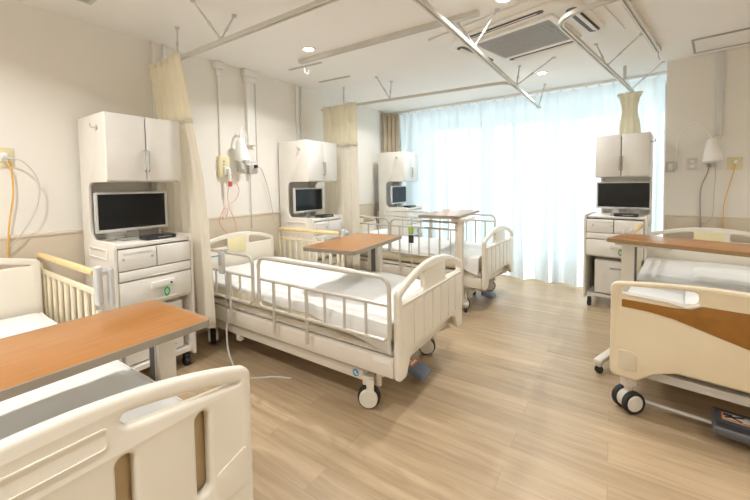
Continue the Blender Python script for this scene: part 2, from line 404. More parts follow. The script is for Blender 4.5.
# curtain rails with V braces to the ceiling
def rail_profile(pts, name, parent, w=.034, h=.024, m='rail'):
    pts = [Vector(p) for p in pts]; mb = MB(); b = mb.bm; rings = []
    for i, p in enumerate(pts):
        d = (pts[min(i + 1, len(pts) - 1)] - pts[max(i - 1, 0)]).normalized(); s = Vector((d.y, -d.x, 0)).normalized()
        prof = [(-w / 2, -h / 2), (-w * .16, -h / 2), (-w * .16, -h * .1), (w * .16, -h * .1), (w * .16, -h / 2), (w / 2, -h / 2), (w / 2, h / 2), (-w / 2, h / 2)]
        rings.append([b.verts.new(p + s * x + Vector((0, 0, z))) for x, z in prof])
    for a, c in zip(rings, rings[1:]):
        for k in range(8): b.faces.new((a[k], a[(k + 1) % 8], c[(k + 1) % 8], c[k]))
    b.faces.new(rings[0]); b.faces.new(rings[-1][::-1])
    return ob(name, mb, m, parent, smooth=30)
def brace(parent, apex, *tops):
    mb = MB()
    for q in tops:
        a, q = Vector(apex), Vector(q); mb.tube([a, q], .0065, 8); mb.cyl(q - Vector((0, 0, .012)), Vector((q.x, q.y, ZC)), .016, n=12)
        m_ = a.lerp(q, .42); mb.cyl(m_ - (q - a).normalized() * .014, m_ + (q - a).normalized() * .014, .0105, n=10)
    mb.cyl(Vector(apex) - Vector((0, 0, .012)), Vector(apex) + Vector((0, 0, .018)), .012, n=10)
    return ob('brace', mb, 'lgrey', parent)
ZR = 2.28
t = thing('curtain_rail', 'long white ceiling hung curtain rail from the first privacy curtain turning towards the window', 'curtain rail', (0, 0, 0), 0, 'curtain rails')
pts = fillet([(-3.10, 1.405, ZR), (-.845, 1.425, ZR), (-.785, 4.97, ZR)], .28, 10)
rail_profile(pts, 'track', t)
brace(t, (-2.145, 1.41, ZR + .012), (-2.215, 1.27, ZC), (-2.18, 1.54, ZC)); brace(t, (-2.68, 1.405, ZR + .012), (-2.68, 1.41, ZC))
brace(t, (-.815, 2.50, ZR + .012), (-.667, 2.52, ZC), (-.96, 2.56, ZC)); brace(t, (-.80, 3.74, ZR + .012), (-.797, 3.85, ZC), (-.474, 3.78, ZC)); brace(t, (-.787, 4.93, ZR + .012), (-.69, 4.74, ZC))
t = thing('curtain_rail', 'curtain rail crossing to the far privacy curtain and joining the long rail', 'curtain rail', (0, 0, 0), 0, 'curtain rails')
pts = fillet([(-3.08, 3.40, ZR), (-2.9, 3.39, ZR), (-.83, 3.53, ZR), (-.80, 3.73, ZR)], [0, 0, .16, 0], 8)
rail_profile(pts, 'track', t)
brace(t, (-2.09, 3.445, ZR + .012), (-2.167, 3.29, ZC), (-2.12, 3.53, ZC)); brace(t, (-2.72, 3.40, ZR + .012), (-2.72, 3.41, ZC))
ZQ = 2.335
t = thing('curtain_rail', 'curtain rail with a rounded corner over the right hand bed', 'curtain rail', (0, 0, 0), 0, 'curtain rails')
pts = fillet([(.170, 4.93, ZQ), (-.315, 2.46, ZQ), (2.3, 2.0, ZQ)], .17, 10)
rail_profile(pts, 'track', t)
brace(t, (-.055, 3.785, ZQ + .012), (-.133, 3.644, ZC), (.176, 3.617, ZC)); brace(t, (.163, 4.90, ZQ + .012), (.405, 4.58, ZC)); brace(t, (.09, 4.52, ZQ + .012), (.09, 4.52, ZQ + .06))
# intravenous rails fixed to the ceiling
t = thing('intravenous_rail', 'straight ceiling track running towards the air conditioner, with a ring hook at its left end', 'ceiling rail', (0, 0, 0), 0, 'intravenous rails')
rail_profile([(-2.46, 2.43, 2.492), (-.775, 2.46, 2.492)], 'track', t, .042, .036)
ob('hook', MB().cyl((-2.38, 2.432, 2.47), (-2.38, 2.432, 2.43), .004, n=8).tube([Vector((-2.38, 2.432 + .028 * math.sin(a * PI / 8), 2.40 + .028 * math.cos(a * PI / 8))) for a in range(16)], .0035, 6, True), 'lgrey', t)
t = thing('intravenous_rail', 'straight ceiling track above the right hand bed, ending in a short hook', 'ceiling rail', (0, 0, 0), 0, 'intravenous rails')
rail_profile([(-.03, 2.46, 2.492), (.325, 4.08, 2.492)], 'track', t, .042, .036)
ob('hook', MB().tube(fillet([(.325, 4.07, 2.475), (.325, 4.07, 2.43), (.335, 4.06, 2.40)], .01), .005, 8), 'steel', t)

# ------------------------------------------------------------------ curtains
def pleat(f, n, amp, seed, sharp=.6):
    a = math.sin(2 * PI * n * f + seed + .6 * math.sin(2 * PI * f * 2.3 + seed))
    b = math.sin(2 * PI * n * 2.1 * f + 1.7 * seed)
    return amp * (a + .28 * b)
def win_y(x): return 5.14 - .026 * (x + 3)
def sheer(x0, x1, n, seed, label):
    t = thing('sheer_curtain', label, 'window curtain', (0, 0, 0), 0, 'sheer window curtains')
    def f(u, v):
        x = x0 + (x1 - x0) * u; z = ZC - .045 - v * (ZC - .05 - .02)
        k = min(1, v * 3.0)
        ph = 2 * PI * n * .38 * u + seed + .9 * math.sin(2 * PI * u * 1.7 + seed) + .35 * math.sin(2.2 * v + 5 * u)
        big = math.sin(ph) + .22 * math.sin(2 * ph + 1.1)
        y = win_y(x) - .03 + pleat(u, n, .016, seed) * (1 - .65 * k) + .062 * k * big
        return (x + .020 * k * math.sin(2 * ph), y, z)
    ob('fabric', MB().grid(f, int(n * 16), 30), 'sheer', t, recalc=False)
    def h(u, v):
        x = x0 + (x1 - x0) * u
        return (x, win_y(x) - .036 + pleat(u, n, .016, seed) - .004, ZC - .052 - v * .055)
    ob('heading_tape', MB().grid(h, int(n * 14), 2), 'sheer', t, recalc=False)
    mb = MB()
    for k in range(int(n)): 
        x = x0 + (x1 - x0) * (k + .5) / n; mb.box((x, win_y(x) - .045, ZC - .035), (.008, .012, .04), .002)
    ob('hooks', mb, 'lgrey', t)
sheer(-2.93, -1.55, 11, .4, 'left white sheer curtain across the window, behind the far cabinet and bed')
sheer(-1.57, .47, 15, 1.9, 'right white sheer curtain across the window, reaching the right hand cabinet')
t = thing('brown_drape', 'brown drape gathered in the left corner of the window, behind the far cabinet', 'window drape')
def f(u, v):
    z = ZC - .04 - v * 2.44; k = 1 - .12 * math.sin(PI * v)
    return (-3.075 + .155 * u * k + .01 * math.sin(3 * v), 4.80 + .27 * u + .028 * math.sin(2 * PI * 4 * u + .5) * (.7 + .3 * v), z)
ob('fabric', MB().grid(f, 60, 20), 'drape', t, solid=.004, recalc=False)
ob('heading', MB().grid(lambda u, v: (-3.082 + .16 * u, 4.79 + .28 * u + .024 * math.sin(2 * PI * 4 * u + .5), ZC - .035 - .07 * v), 60, 2), 'drape', t, solid=.006, recalc=False)

def privacy(label, x0, x1, yc, amp, n, seed, ztop, zseam, zbot, flare=0.0, dy=0.0):
    t = thing('privacy_curtain', label, 'curtain', (0, 0, 0), 0, 'bedside privacy curtains')
    def mk(za, zb):
        def f(u, v):
            z = za + (zb - za) * v; q = (ztop - z) / (ztop - zbot)
            xe = x1 + flare * q
            x = x0 + (xe - x0) * u
            y = yc + dy * min(1, q * 2.2) + pleat(u, n, amp, seed) * (.55 + .45 * q) + .01 * math.sin(4 * q + 5 * u)
            return (x, y, z)
        return f
    a = ob('net_panel', MB().grid(mk(ztop, zseam), n * 14, 8), 'net', t, solid=.002, recalc=False)
    ob('fabric_panel', MB().grid(mk(zseam, zbot), n * 14, 16), 'curtain', t, solid=.003, recalc=False)
    ob('seam_band', MB().grid(mk(zseam + .015, zseam - .015), n * 14, 2), 'curtain', t, solid=.006, recalc=False)
    return t
privacy('cream privacy curtain with net top between the nearest cabinet and the middle bed', -3.10, -2.59, 1.372, .022, 5, .8, 2.300, 1.815, .27, .14, .10)
privacy('cream privacy curtain with net top between the second cabinet and the farthest bed', -3.03, -2.50, 3.355, .026, 5, 2.2, 2.300, 1.80, .30)
t = thing('privacy_curtain', 'cream curtain bundle gathered behind the top of the right hand cabinet', 'curtain', (0, 0, 0), 0, 'bedside privacy curtains')
def f(u, v):
    z = 2.32 - v * 2.0
    w = .105 - .055 * math.exp(-((v - .10) / .06) ** 2) * .6 + .03 * v
    if v < .03: w += .02
    a = 2 * PI * u; r = w * (.78 + .16 * math.sin(9 * a) + .06 * math.sin(5 * a + 7 * v))
    return (.150 + r * math.cos(a) * 1.0, 4.945 + r * .38 * math.sin(a), z)
ob('gathered_fabric', MB().grid(lambda u, v: f(u, v * .24), 90, 16), 'net', t, solid=.002, recalc=False)
ob('lower_fabric', MB().grid(lambda u, v: f(u, .24 + v * .74), 90, 20), 'curtain', t, solid=.002, recalc=False)

# ------------------------------------------------------------------ bedside cabinets
def cabinet(label, loc, rz, ms=1):
    """front faces local +x; width along y; ms = -1 mirrors which side carries the full height panel"""
    t = thing('bedside_cabinet', label, 'cabinet', loc, rz, 'bedside television cabinets')
    W, D, H = (.50, .46, 1.81) if ms > 0 else (.535, .46, 1.81); th = .02; FX = D / 2 + (.035 if ms > 0 else .10); yo = 0 if ms > 0 else -.0175; k = W / .5      # FX: front of the lower part
    ya, yb = (-.25, .205) if ms > 0 else (-.205, .25)          # upper part
    yc = (ya + yb) / 2; UW = yb - ya
    prof = [(-D / 2, .09), (FX, .09), (FX, .94), (FX - .01, .985), (-D / 2 + .13, .985), (-D / 2 + .13, 1.37), (D / 2 - .022, 1.37), (D / 2 - .022, H), (-D / 2, H)]
    full = fillet(prof, [0, 0, .03, .02, .06, .06, .004, .004, .004], 6, True)
    low = fillet([(-D / 2, .09), (FX, .09), (FX, .94), (FX - .01, .985), (-D / 2, .985)], [0, 0, .03, .02, 0], 6, True)
    upp = fillet([(-D / 2 + .024, .968), (-D / 2 + .13, .968), (-D / 2 + .13, 1.37), (D / 2 - .022, 1.37), (D / 2 - .022, H), (-D / 2 + .024, H)], [0, 0, .06, .004, .004, 0], 6, True)
    def side(o, y): return ob('side_panel', MB().poly([(p.x, p.y) for p in o], th=th, bev=.003, T=XZ(y)), 'cab', t)
    sp = side(full, yo - ms * (W / 2 - th / 2)); side(low, yo + ms * (W / 2 - th / 2)); side(upp, ms * (abs(yb if ms > 0 else ya) - th / 2))
    g = side_grip = ob('grip_recess', MB().poly([(p.x, p.y) for p in fillet([(-.13, .865), (.17, .865), (.17, .94), (-.13, .94)], .012, 4, True)],
               [[(p.x, p.y) for p in fillet([(-.115, .878), (.155, .878), (.155, .927), (-.115, .927)], .008, 4, True)]], th=.006, bev=.0015, T=XZ(yo - ms * (W / 2 + .002))), 'trim', sp)
    ob('coat_hook', MB().tube(fillet([(0.10, -ms * .25, 1.72), (.10, -ms * .285, 1.715), (.10, -ms * .285, 1.745)], .012), .005, 8).cyl((.10, -ms * .248, 1.72), (.10, -ms * .256, 1.72), .014, n=12), 'steel', sp)
    ob('back_panel', MB().box((-D / 2 + .012, yc, .95 + .42), (.02, UW - .03, .86)), 'cab', t)
    ob('lower_back', MB().box((-D / 2 + .012, yo, .53), (.02, W - 2 * th, .84)), 'cab', t)
    ob('top_panel', MB().box((-.02, yc, H - .012), (D - .05, UW - .03, .02)), 'cab', t)
    ob('cupboard_floor', MB().box((-.02, yc, 1.382), (D - .05, UW - .03, .02)), 'cab', t)
    ob('shelf_top', MB().box((.02, yo, .955), (FX + D / 2 - .03, W - .044, .022), .004), 'cab', t)
    ob('drawer_divider', MB().box((.005, yo, .545), (FX + D / 2 - .03, W - .044, .018)), 'cab', t)
    ob('bottom_shelf', MB().box((.005, yo, .125), (FX + D / 2 - .03, W - .044, .03)), 'cab', t)
    for q in (-1, 1):
        d = ob('cabinet_door', MB().box((D / 2 - .011, yc + q * (UW / 4 + .002), 1.592), (.02, UW / 2 - .004, .424), .003), 'door', t)
        ob('handle', MB().tube(fillet([(D / 2, yc + q * .012, 1.44), (D / 2 + .018, yc + q * .012, 1.45), (D / 2 + .018, yc + q * .012, 1.57), (D / 2, yc + q * .012, 1.58)], .008, 4), .0055, 8), 'steel', d)
    FX -= .006
    dr = ob('safe_drawer', MB().box((FX, yo - .115 * k, .868), (.02, .222 * k, .135), .003), 'door', t)
    ob('label_strip', MB().box((FX + .0105, -.115, .912), (.003, .17, .016), .001), 'white', dr)
    for y in (-.20, -.03): ob('lock', MB().cyl((FX + .008, y, .873), (FX + .014, y, .873), .008, n=14), 'steel', dr)
    ob('drawer', MB().box((FX, yo + .115 * k, .868), (.02, .222 * k, .135), .003), 'door', t)
    pt = ob('pull_out_tray', MB().box((FX, yo, .763), (.02, .452 * k, .062), .003), 'door', t)
    ob('finger_grip', MB().box((FX + .011, .03, .738), (.006, .15, .010), .002), 'cab', pt)
    dr = ob('large_drawer', MB().box((FX, yo, .642), (.02, .452 * k, .165), .003), 'door', t)
    ob('finger_grip', MB().box((FX + .011, .03, .567), (.006, .20, .010), .002), 'cab', dr)
    ob('key_box', MB().box((FX + .016, .03, .668), (.016, .15, .048), .003), 'white', dr)
    ob('key_hole', MB().cyl((FX + .023, .08, .668), (FX + .027, .08, .668), .007, n=12), 'dark', dr)
    for sx in (-1, 1):
        for sy in (-1, 1):
            cx, cy_ = (FX - .05 if sx > 0 else -D / 2 + .06), yo + sy * (W / 2 - .05)
            c = ob('caster', MB().box((cx, cy_, .080), (.04, .036, .028), .004), 'dark', t)
            ob('wheel', MB().cyl((cx, cy_ - .017, .034), (cx, cy_ + .017, .034), .034, n=24, b=.005), 'rubber', c)
    return t
C1 = (-2.84, 1.155, 0); C2 = (-2.86, 2.94, 0); C3 = (-2.755, 4.80, 0)
RZ = R(-98); C4 = (.082, 4.632, 0)
cabs = [(C1, 0), (C2, 0), (C3, 0), (C4, RZ)]
nm = ['beside nearest bed', 'between the middle bed and second curtain', 'by the window past the farthest bed', 'beside the right hand bed']
lb = ['tall cream two-door cabinet with television ' + q for q in nm]
c0 = cabinet(lb[0], C1, 0)
for (l, rz), q in list(zip(cabs, lb))[1:3]:
    c = copy_tree(c0); c.location = l; c.rotation_euler.z = rz; c['label'] = q
cabinet(lb[3], C4, RZ, -1)
# refrigerators, televisions, card readers, key coils: all rest on or in the cabinets
def place(l, rz, x, y, z): return tuple(Matrix.Translation(l) @ Matrix.Rotation(rz, 4, 'Z') @ Vector((x, y, z)))
def fridge(label):
    t = thing('mini_refrigerator', label, 'refrigerator', (0, 0, 0), 0, 'small refrigerators in the cabinets')
    ob('body', MB().box((-.03, 0, .185), (.34, .385, .36), .008), 'white', t)
    d = ob('door', MB().box((.16, 0, .187), (.035, .385, .355), .014, 3), 'door', t)
    ob('handle', MB().box((.181, .055, .285), (.012, .22, .016), .004), 'grey', d)
    ob('badge', MB().box((.179, .10, .05), (.003, .07, .008), .001), 'grey', d)
    return t
def tv(label):
    t = thing('television', label, 'television', (0, 0, 0), 0, 'small televisions on the cabinets')
    ob('frame', MB().poly([(p.x, p.y) for p in fillet([(-.228, .062), (.228, .062), (.228, .335), (-.228, .335)], .008, 4, True)],
       [[(-.212, .082), (.212, .082), (.212, .321), (-.212, .321)]], th=.028, bev=.004, T=YZ(.0)), 'bezel', t)
    ob('screen', MB().box((.004, 0, .2015), (.006, .425, .24)), 'screen', t)
    ob('rear_shell', MB().box((-.022, 0, .2), (.03, .40, .23), .010), 'grey', t)
    ob('stand', MB().box((-.025, 0, .055), (.03, .07, .10), .006), 'grey', t)
    ob('base', MB().box((.0, .0, .006), (.13, .20, .012), .005), 'grey', t)
    return t
def reader(label):
    t = thing('card_reader', label, 'card reader', (0, 0, 0), 0, 'card readers under the televisions')
    ob('case', MB().box((0, 0, .014), (.11, .20, .028), .006), 'dark', t)
    ob('card_slot', MB().box((.056, .02, .016), (.003, .09, .005)), 'grey', t)
    return t
def coil(label):
    t = thing('key_coil', label, 'key coil', (0, 0, 0), 0, 'green key coils')
    pts = []
    for k in range(241):
        a = 2 * PI * k / 240; b = 2 * PI * 26 * k / 240
        r = .023 + .004 * math.cos(b); pts.append((.010 + .004 * math.sin(b), .68 * r * math.sin(a), -.028 + 1.15 * r * math.cos(a)))
    ob('spiral', MB().tube(pts, .0022, 5, True), 'green', t)
    ob('key_ring', MB().tube([Vector((.006, .007 * math.sin(k * PI / 6), .006 + .007 * math.cos(k * PI / 6))) for k in range(12)], .0012, 5, True), 'steel', t)
    return t
kinds = [(fridge, 'white mini refrigerator inside cabinet ', (.03, 0, .1405), 0),
         (tv, 'silver framed television on cabinet ', (-.005, -.0225, .967), 0),
         (reader, 'flat black card reader under television on cabinet ', (.14, .07, .967), 0),
         (coil, 'green spiral key coil hanging on drawer of cabinet ', (.281, .045, .642), 0)]
for fn, s, off, _ in kinds:
    first = None
    for i, (l, rz) in enumerate(cabs):
        if fn is coil and i == 1: pass
        o = fn(s + nm[i]) if first is None else copy_tree(first)
        first = first or o
        o['label'] = s + nm[i]
        q = list(off)
        if i == 3:
            if fn is tv: q[1] = .022; q[0] = .06; o.scale = (1.06,) * 3
            else: q[0] += .065
        o.location = place(l, rz, *q); o.rotation_euler.z = rz

# ------------------------------------------------------------------ beds (local: head at x=0, foot at x=L, width along y)
BL = 2.10; BW = .96
def arch_top(w, zs=.745, zp=.862, hw=.48): return zs + (zp - zs) * (1 - (w / hw) ** 2)
def panel_outline(hw, zs, zp, legs=True, zb=.26, zm=.385):
    o = []
    if legs:
        o += [(-hw, zb), (-hw + .085, zb), (-hw + .135, zm - .03), (-hw + .2, zm), (hw - .2, zm), (hw - .135, zm - .03), (hw - .085, zb), (hw, zb)]
    else: o += [(-hw, zm), (hw, zm)]
    rad = [.03] * len(o)
    n = 18
    top = [(hw - 2 * hw * k / n, arch_top(hw - 2 * hw * k / n, zs, zp, hw)) for k in range(n + 1)]
    o += top; rad += [.05] + [.0] * (n - 1) + [.05]
    return [(p.x, p.y) for p in fillet([Vector((a, b, 0)) for a, b in o], rad, 6, True)]
def handle_hole(w0, w1, zbot, band, zs, zp, hw):
    n = 8; pts = [(w0, zbot), (w1, zbot)] + [(w1 + (w0 - w1) * k / n, arch_top(w1 + (w0 - w1) * k / n, zs, zp, hw) - band) for k in range(n + 1)]
    rad = [.02, .02, .03] + [0] * (n - 1) + [.02]
    return [(p.x, p.y) for p in fillet([Vector((a, b, 0)) for a, b in pts], rad, 5, True)]
def slot(w, z0, z1, wd): return [(p.x, p.y) for p in fillet([Vector(q + (0,)) for q in ((w - wd / 2, z0), (w + wd / 2, z0), (w + wd / 2, z1), (w - wd / 2, z1))], wd * .48, 5, True)]
def caster(t, x, y, r=.064, twin=False, turn=0):
    w = r + .004
    P = Matrix.Translation((x, y, 0)) @ Matrix.Rotation(turn, 4, 'Z')
    c = ob('caster', MB().box((0, 0, .172), (.07, .05, .055), .008, T=P), 'metal', t)
    if not twin:
        ob('fork', MB().box((.012, .032, .125), (.045, .008, .12), .003, T=P).box((.012, -.032, .125), (.045, .008, .12), .003, T=P).box((.012, 0, .18), (.045, .06, .012), .003, T=P), 'metal', c)
        T = P @ Matrix.Translation((0, 0, w)) @ Matrix.Rotation(PI / 2, 4, 'X')
        ob('wheel', MB().lathe([(r * .84, -.021), (w * .95, -.021), (w, -.014), (w, .014), (w * .95, .021), (r * .84, .021)], 32, T), 'rubber', c)
        ob('hub_cap', MB().lathe([(0, -.040), (r * .78, -.039), (r * .86, -.034), (r * .86, .034), (r * .78, .039), (0, .040)], 32, T), 'hub', c)
    else:
        ob('stem', MB().box((0, 0, .135), (.03, .03, .06), .003, T=P), 'metal', c)
        for q in (-1, 1):
            T = P @ Matrix.Translation((0, q * .038, w)) @ Matrix.Rotation(PI / 2, 4, 'X')
            ob('wheel', MB().lathe([(r * .78, -.014), (w * .95, -.014), (w, -.008), (w, .008), (w * .95, .014), (r * .78, .014)], 32, T), 'rubber', c)
            ob('hub_cap', MB().lathe([(0, -.019), (r * .7, -.018), (r * .80, -.012), (r * .80, .012), (r * .7, .018), (0, .019)], 32, T), 'hub', c)
        ob('wheel_cover', MB().cyl(P @ Vector((0, -.024, w)), P @ Vector((0, .024, w)), r * .86, n=28), 'hub', c)
    return c
def tube_rail(t, x0, x1, y, name='side_rail', topm='railm', nb=6, post=(.22, .70), zt=.835, zm=.685, zl=.49):
    r_ = ob(name, MB().tube(fillet([(x0, y, zl + .02), (x0, y, zt), (x1, y, zt), (x1, y, zl + .02)], .06, 6), .0125, 10).tube([(x0, y, zl + .03), (x0 + .03, y, zl), (x1 - .03, y, zl), (x1, y, zl + .03)], .011, 8), 'railm', t)
    ob('middle_tube', MB().tube([(x0, y, zm), (x1, y, zm)], .010, 8), 'railm', r_)
    for k in range(1, nb + 1):
        x = x0 + (x1 - x0) * k / (nb + 1)
        ob('bar', MB().tube([(x, y, zl), (x, y, zm)], .0085, 8), 'railm', r_)
    for f in post:
        x = x0 + (x1 - x0) * f
        ob('post', MB().tube([(x, y, .33), (x, y, zm)], .0115, 8), 'railm', r_)
    return r_
def slat_rail(t, x0, x1, y, sgn, zt=.90, latch=True, nb=9):
    """fold down rail: wooden grab bar over wide cream slats"""
    r_ = ob('side_rail', MB().box(((x0 + x1) / 2, y, zt - .10), (x1 - x0, .022, .028), .008).box(((x0 + x1) / 2, y, .49), (x1 - x0, .022, .03), .008)
            .box((x0 + .012, y, zt - .20), (.024, .024, .40), .006), 'slat', t)
    ob('grab_bar', MB().tube([(x0 + .02, y, zt), (x1 - .03, y, zt)], .018, 12), 'woodrail', r_)
    ob('end_post', MB().box((x1 + .005, y, zt - .06), (.045, .032, .20), .014, 3), 'bezel', r_)
    ob('head_post', MB().box((x0 + .01, y, zt - .02), (.035, .03, .06), .01), 'railm', r_)
    ob('lower_post', MB().box((x1, y, .57), (.03, .024, .30), .006), 'slat', r_)
    if latch: ob('latch_paddle', MB().box((x1 + .012, y + sgn * .05, zt - .075), (.05, .022, .20), .012, 3).box((x1 + .01, y + sgn * .025, zt - .0), (.03, .05, .022), .006), 'bezel', r_)
    for k in range(nb):
        x = x0 + .07 + (x1 - x0 - .13) * k / (nb - 1)
        ob('slat', MB().box((x, y, .65), (.034, .014, .32), .005), 'slat', r_)
    return r_
TURN = {'slot': .2, 'groove': .45, 'inset': -.75}
def bed(label, loc, rz, foot='groove', near='tube', far='slat', L=BL, sticker=False):
    t = thing('hospital_bed', label, 'hospital bed', loc, rz, 'adjustable hospital beds')
    hw = BW / 2
    zs, zp = (.745, .862) if foot != 'slot' else (.785, .872)
    pm = 'panel' if foot != 'inset' else 'panelR'
    # headboard
    hs0, hp0 = (.89, .955) if foot == 'slot' else (.80, .89)
    hwh = .43 if foot == 'groove' else hw
    hb = panel_outline(hwh, hs0, hp0, False, zm=.36)
    hh = [handle_hole(-hwh + .05, -.12, hs0 - .03, .04, hs0, hp0, hwh), handle_hole(.12, hwh - .05, hs0 - .03, .04, hs0, hp0, hwh)]
    h = ob('headboard', MB().poly(hb, hh, th=.034, bev=.010, T=YZ(.03)), 'panel', t)
    ob('bed_card', MB().box((.051, -.02, .775), (.006, .20, .14), .002), 'yellowcard', h)
    ob('blue_strip', MB().box((.0485, -.26, .70), (.003, .16, .012), .001), 'blue', h)
    # footboard
    if foot == 'inset':
        zs2, zp2 = .752, .790
        o = [(-hw, .212), (-hw + .13, .212), (-hw + .20, .27), (-hw + .30, .312), (hw - .30, .312), (hw - .20, .27), (hw - .13, .212), (hw, .212)]
        n = 14; top = [(hw - 2 * hw * k / n, arch_top(hw - 2 * hw * k / n, zs2, zp2, hw)) for k in range(n + 1)]
        rad = [.03, .03, .05, .08, .08, .05, .03, .03] + [.06] + [0] * (n - 1) + [.06]
        o = [(p.x, p.y) for p in fillet([Vector((a, b, 0)) for a, b in o + top], rad, 6, True)]
        hs = []
        for s in (-1, 1):
            q = [(s * -.425, .703), (s * -.20, .69), (s * -.15, .680), (s * -.105, .70), (s * -.105, .758), (s * -.20, .757), (s * -.425, .736)]
            hs.append([(p.x, p.y) for p in fillet([Vector((a, b, 0)) for a, b in q], [.012, .05, .03, .03, .02, .05, .015], 5, True)])
        fb = ob('footboard', MB().poly(o, hs, th=.036, bev=.012, T=YZ(L - .018)), pm, t)
        band = [(-.425, .665), (-.20, .661), (-.13, .668), (-.09, .692), (.09, .692), (.13, .668), (.20, .661), (.425, .665)]
        low = [(.44, .47), (.30, .478), (.15, .50), (.06, .525), (0, .542), (-.10, .573), (-.20, .602), (-.30, .618), (-.425, .622)]
        ob('wood_inset', MB().poly([(p.x, p.y) for p in fillet([Vector((a, b, 0)) for a, b in band + low], [.004] + [.02] * 6 + [.004] * 2 + [.03] * 7 + [.004], 4, True)], th=.008, bev=.002, T=YZ(L + .0005)), 'inset', fb)
        ob('access_cover', MB().poly([(p.x, p.y) for p in fillet([Vector((a, b, 0)) for a, b in ((-.435, .262), (-.352, .262), (-.352, .372), (-.435, .372))], [.002, .002, .03, .004], 5, True)], th=.008, bev=.002, T=YZ(L + .001)), 'cover', fb)
        ob('hand_grip_lining', MB().tube([(L + .0, -.425, .698), (L + .004, -.22, .688), (L + .004, -.15, .676), (L + .002, -.10, .695)], .008, 8), 'white', fb)
    else:
        band = .042 if foot == 'slot' else .045
        if foot == 'slot':
            def sl(q, n=8):
                p_ = [(q * .445, .752), (q * .20, .782), (q * .15, .79)] + [(q * (.135 + .295 * k / n), arch_top(.135 + .295 * k / n, zs, zp, hw) - .040 - .006 * k / n) for k in range(n + 1)]
                return [(a.x, a.y) for a in fillet([Vector((a, b, 0)) for a, b in p_], [.012, .05, .03, .02] + [0] * (n - 1) + [.015], 5, True)]
            ob('slot_backing', MB().box((L - .040, 0, .61), (.006, .76, .28), .002), 'backing', t)
            hs = [sl(-1), sl(1)] + [slot(w, .50, .728, .036) for w in (-.325, -.145, .145, .325)]
        else: hs = [handle_hole(-hw + .045, -.16, .692, band, zs, zp, hw), handle_hole(.16, hw - .045, .692, band, zs, zp, hw)]
        fb = ob('footboard', MB().poly(panel_outline(hw, zs, zp), hs, th=.036, bev=.012, T=YZ(L - .018)), pm, t)
        mb = MB()
        if foot == 'groove':
            for k in range(7):
                w0 = -.44 + .88 * k / 7 + .007; w1 = -.44 + .88 * (k + 1) / 7 - .007
                mb.poly([(p.x, p.y) for p in fillet([Vector((w0, .42, 0)), Vector((w1, .42, 0)), Vector((w1, .665, 0)), Vector((w0, .665, 0))], .006, 3, True)], th=.010, bev=.003, T=YZ(L + .001))
            ob('raised_ribs', mb, pm, fb)
            ob('ledge', MB().box((L + .002, 0, .678), (.012, .88, .012), .004), pm, fb)
        else:
            ob('name_recess', MB().poly([(p.x, p.y) for p in fillet([Vector((a, b, 0)) for a, b in ((-.115, .765), (.115, .765), (.115, .815), (-.115, .815))], .01, 4, True)],
               [[(p.x, p.y) for p in fillet([Vector((a, b, 0)) for a, b in ((-.11, .77), (.11, .77), (.11, .81), (-.11, .81))], .008, 4, True)]], th=.004, bev=.001, T=YZ(L + .001)), pm, fb)
            ob('access_cover', MB().poly([(p.x, p.y) for p in fillet([Vector((a, b, 0)) for a, b in ((.36, .44), (.455, .44), (.455, .56), (.36, .53))], .01, 5, True)], th=.005, bev=.002, T=YZ(L + .0005)), pm, fb)
    # frames
    f_ = MB()
    for s in (-1, 1): f_.box((L / 2 + .0, s * (hw - .035), .318), (L - .09, .045, .105), .006)
    for x in (.12, .75, 1.4, L - .10): f_.box((x, 0, .31), (.05, BW - .11, .06), .004)
    ob('mattress_frame', f_, 'metal', t)
    f_ = MB()
    for s in (-1, 1): f_.box((L / 2 - .03, s * (hw - .07), .205), (L - .50, .04, .065), .006)
    for x in (.24, L - .30): f_.box((x, 0, .20), (.06, BW - .16, .05), .004)
    ob('base_frame', f_, 'metal', t)
    lk = MB()
    for x in (.55, 1.45):
        for s in (-1, 1): lk.box((0, 0, 0), (.30, .03, .045), .005, T=Matrix.Translation((x, s * .25, .26)) @ Matrix.Rotation(R(22), 4, 'Y'))
    lk.cyl((.75, .05, .25), (1.35, .05, .27), .028, n=16)
    ob('lift_linkage', lk, 'metal', t)
    ob('mattress_deck', MB().box((L / 2, 0, .395), (L - .12, BW - .08, .03), .006), 'metal', t)
    ft = MB().box((.62, -(hw - .07), .155), (.05, .04, .06), .006); ob('frame_foot', ft, 'metal', t)
    tw = foot == 'inset'
    for x in ((.22, L - .26) if not tw else (.22, L + .0)):
        for s in (-1, 1): caster(t, x if not tw or x < 1 else L - .065, s * (hw - .085), r=.064 if not tw else .060, twin=tw, turn=TURN[foot] if x > 1 else -.53)
    for s in (-1, 1):
        ob('stay_bar', MB().tube([(L - .24, s * (hw - .12), .17), (L - .05, s * (hw - .12), .28)], .012, 8).box((L - .20, s * (hw - .105), .20), (.03, .02, .12), .004), 'metal', t)
    # mattress
    def mf(u, v):
        a = 2 * PI * v; x = .085 + (L - .165) * u
        hx, hz = BW / 2 - .035, .0775; n_ = 5.0
        c, s = math.cos(a), math.sin(a)
        y = hx * math.copysign(abs(c) ** (2 / n_), c); z = hz * math.copysign(abs(s) ** (2 / n_), s)
        e = min(1, min(u, 1 - u) * 18 + .75); w = 1 + .012 * noise.noise(Vector((x * 6, v * 9, 1)))
        return (x, y * e * w, .488 + z * e * w)
    mb = MB().grid(mf, 60, 56); bm = mb.bm; bmesh.ops.remove_doubles(bm, verts=bm.verts[:], dist=1e-4)
    bmesh.ops.holes_fill(bm, edges=[e for e in bm.edges if e.is_boundary], sides=0)
    ob('mattress', mb, 'mattress', t)
    # rails
    if near == 'tube':
        tube_rail(t, .02, .92, -hw - .022, nb=5, post=(.70,)); tube_rail(t, .985, L - .045, -hw - .022, nb=6, post=(.143 * 1, .143 * 3))
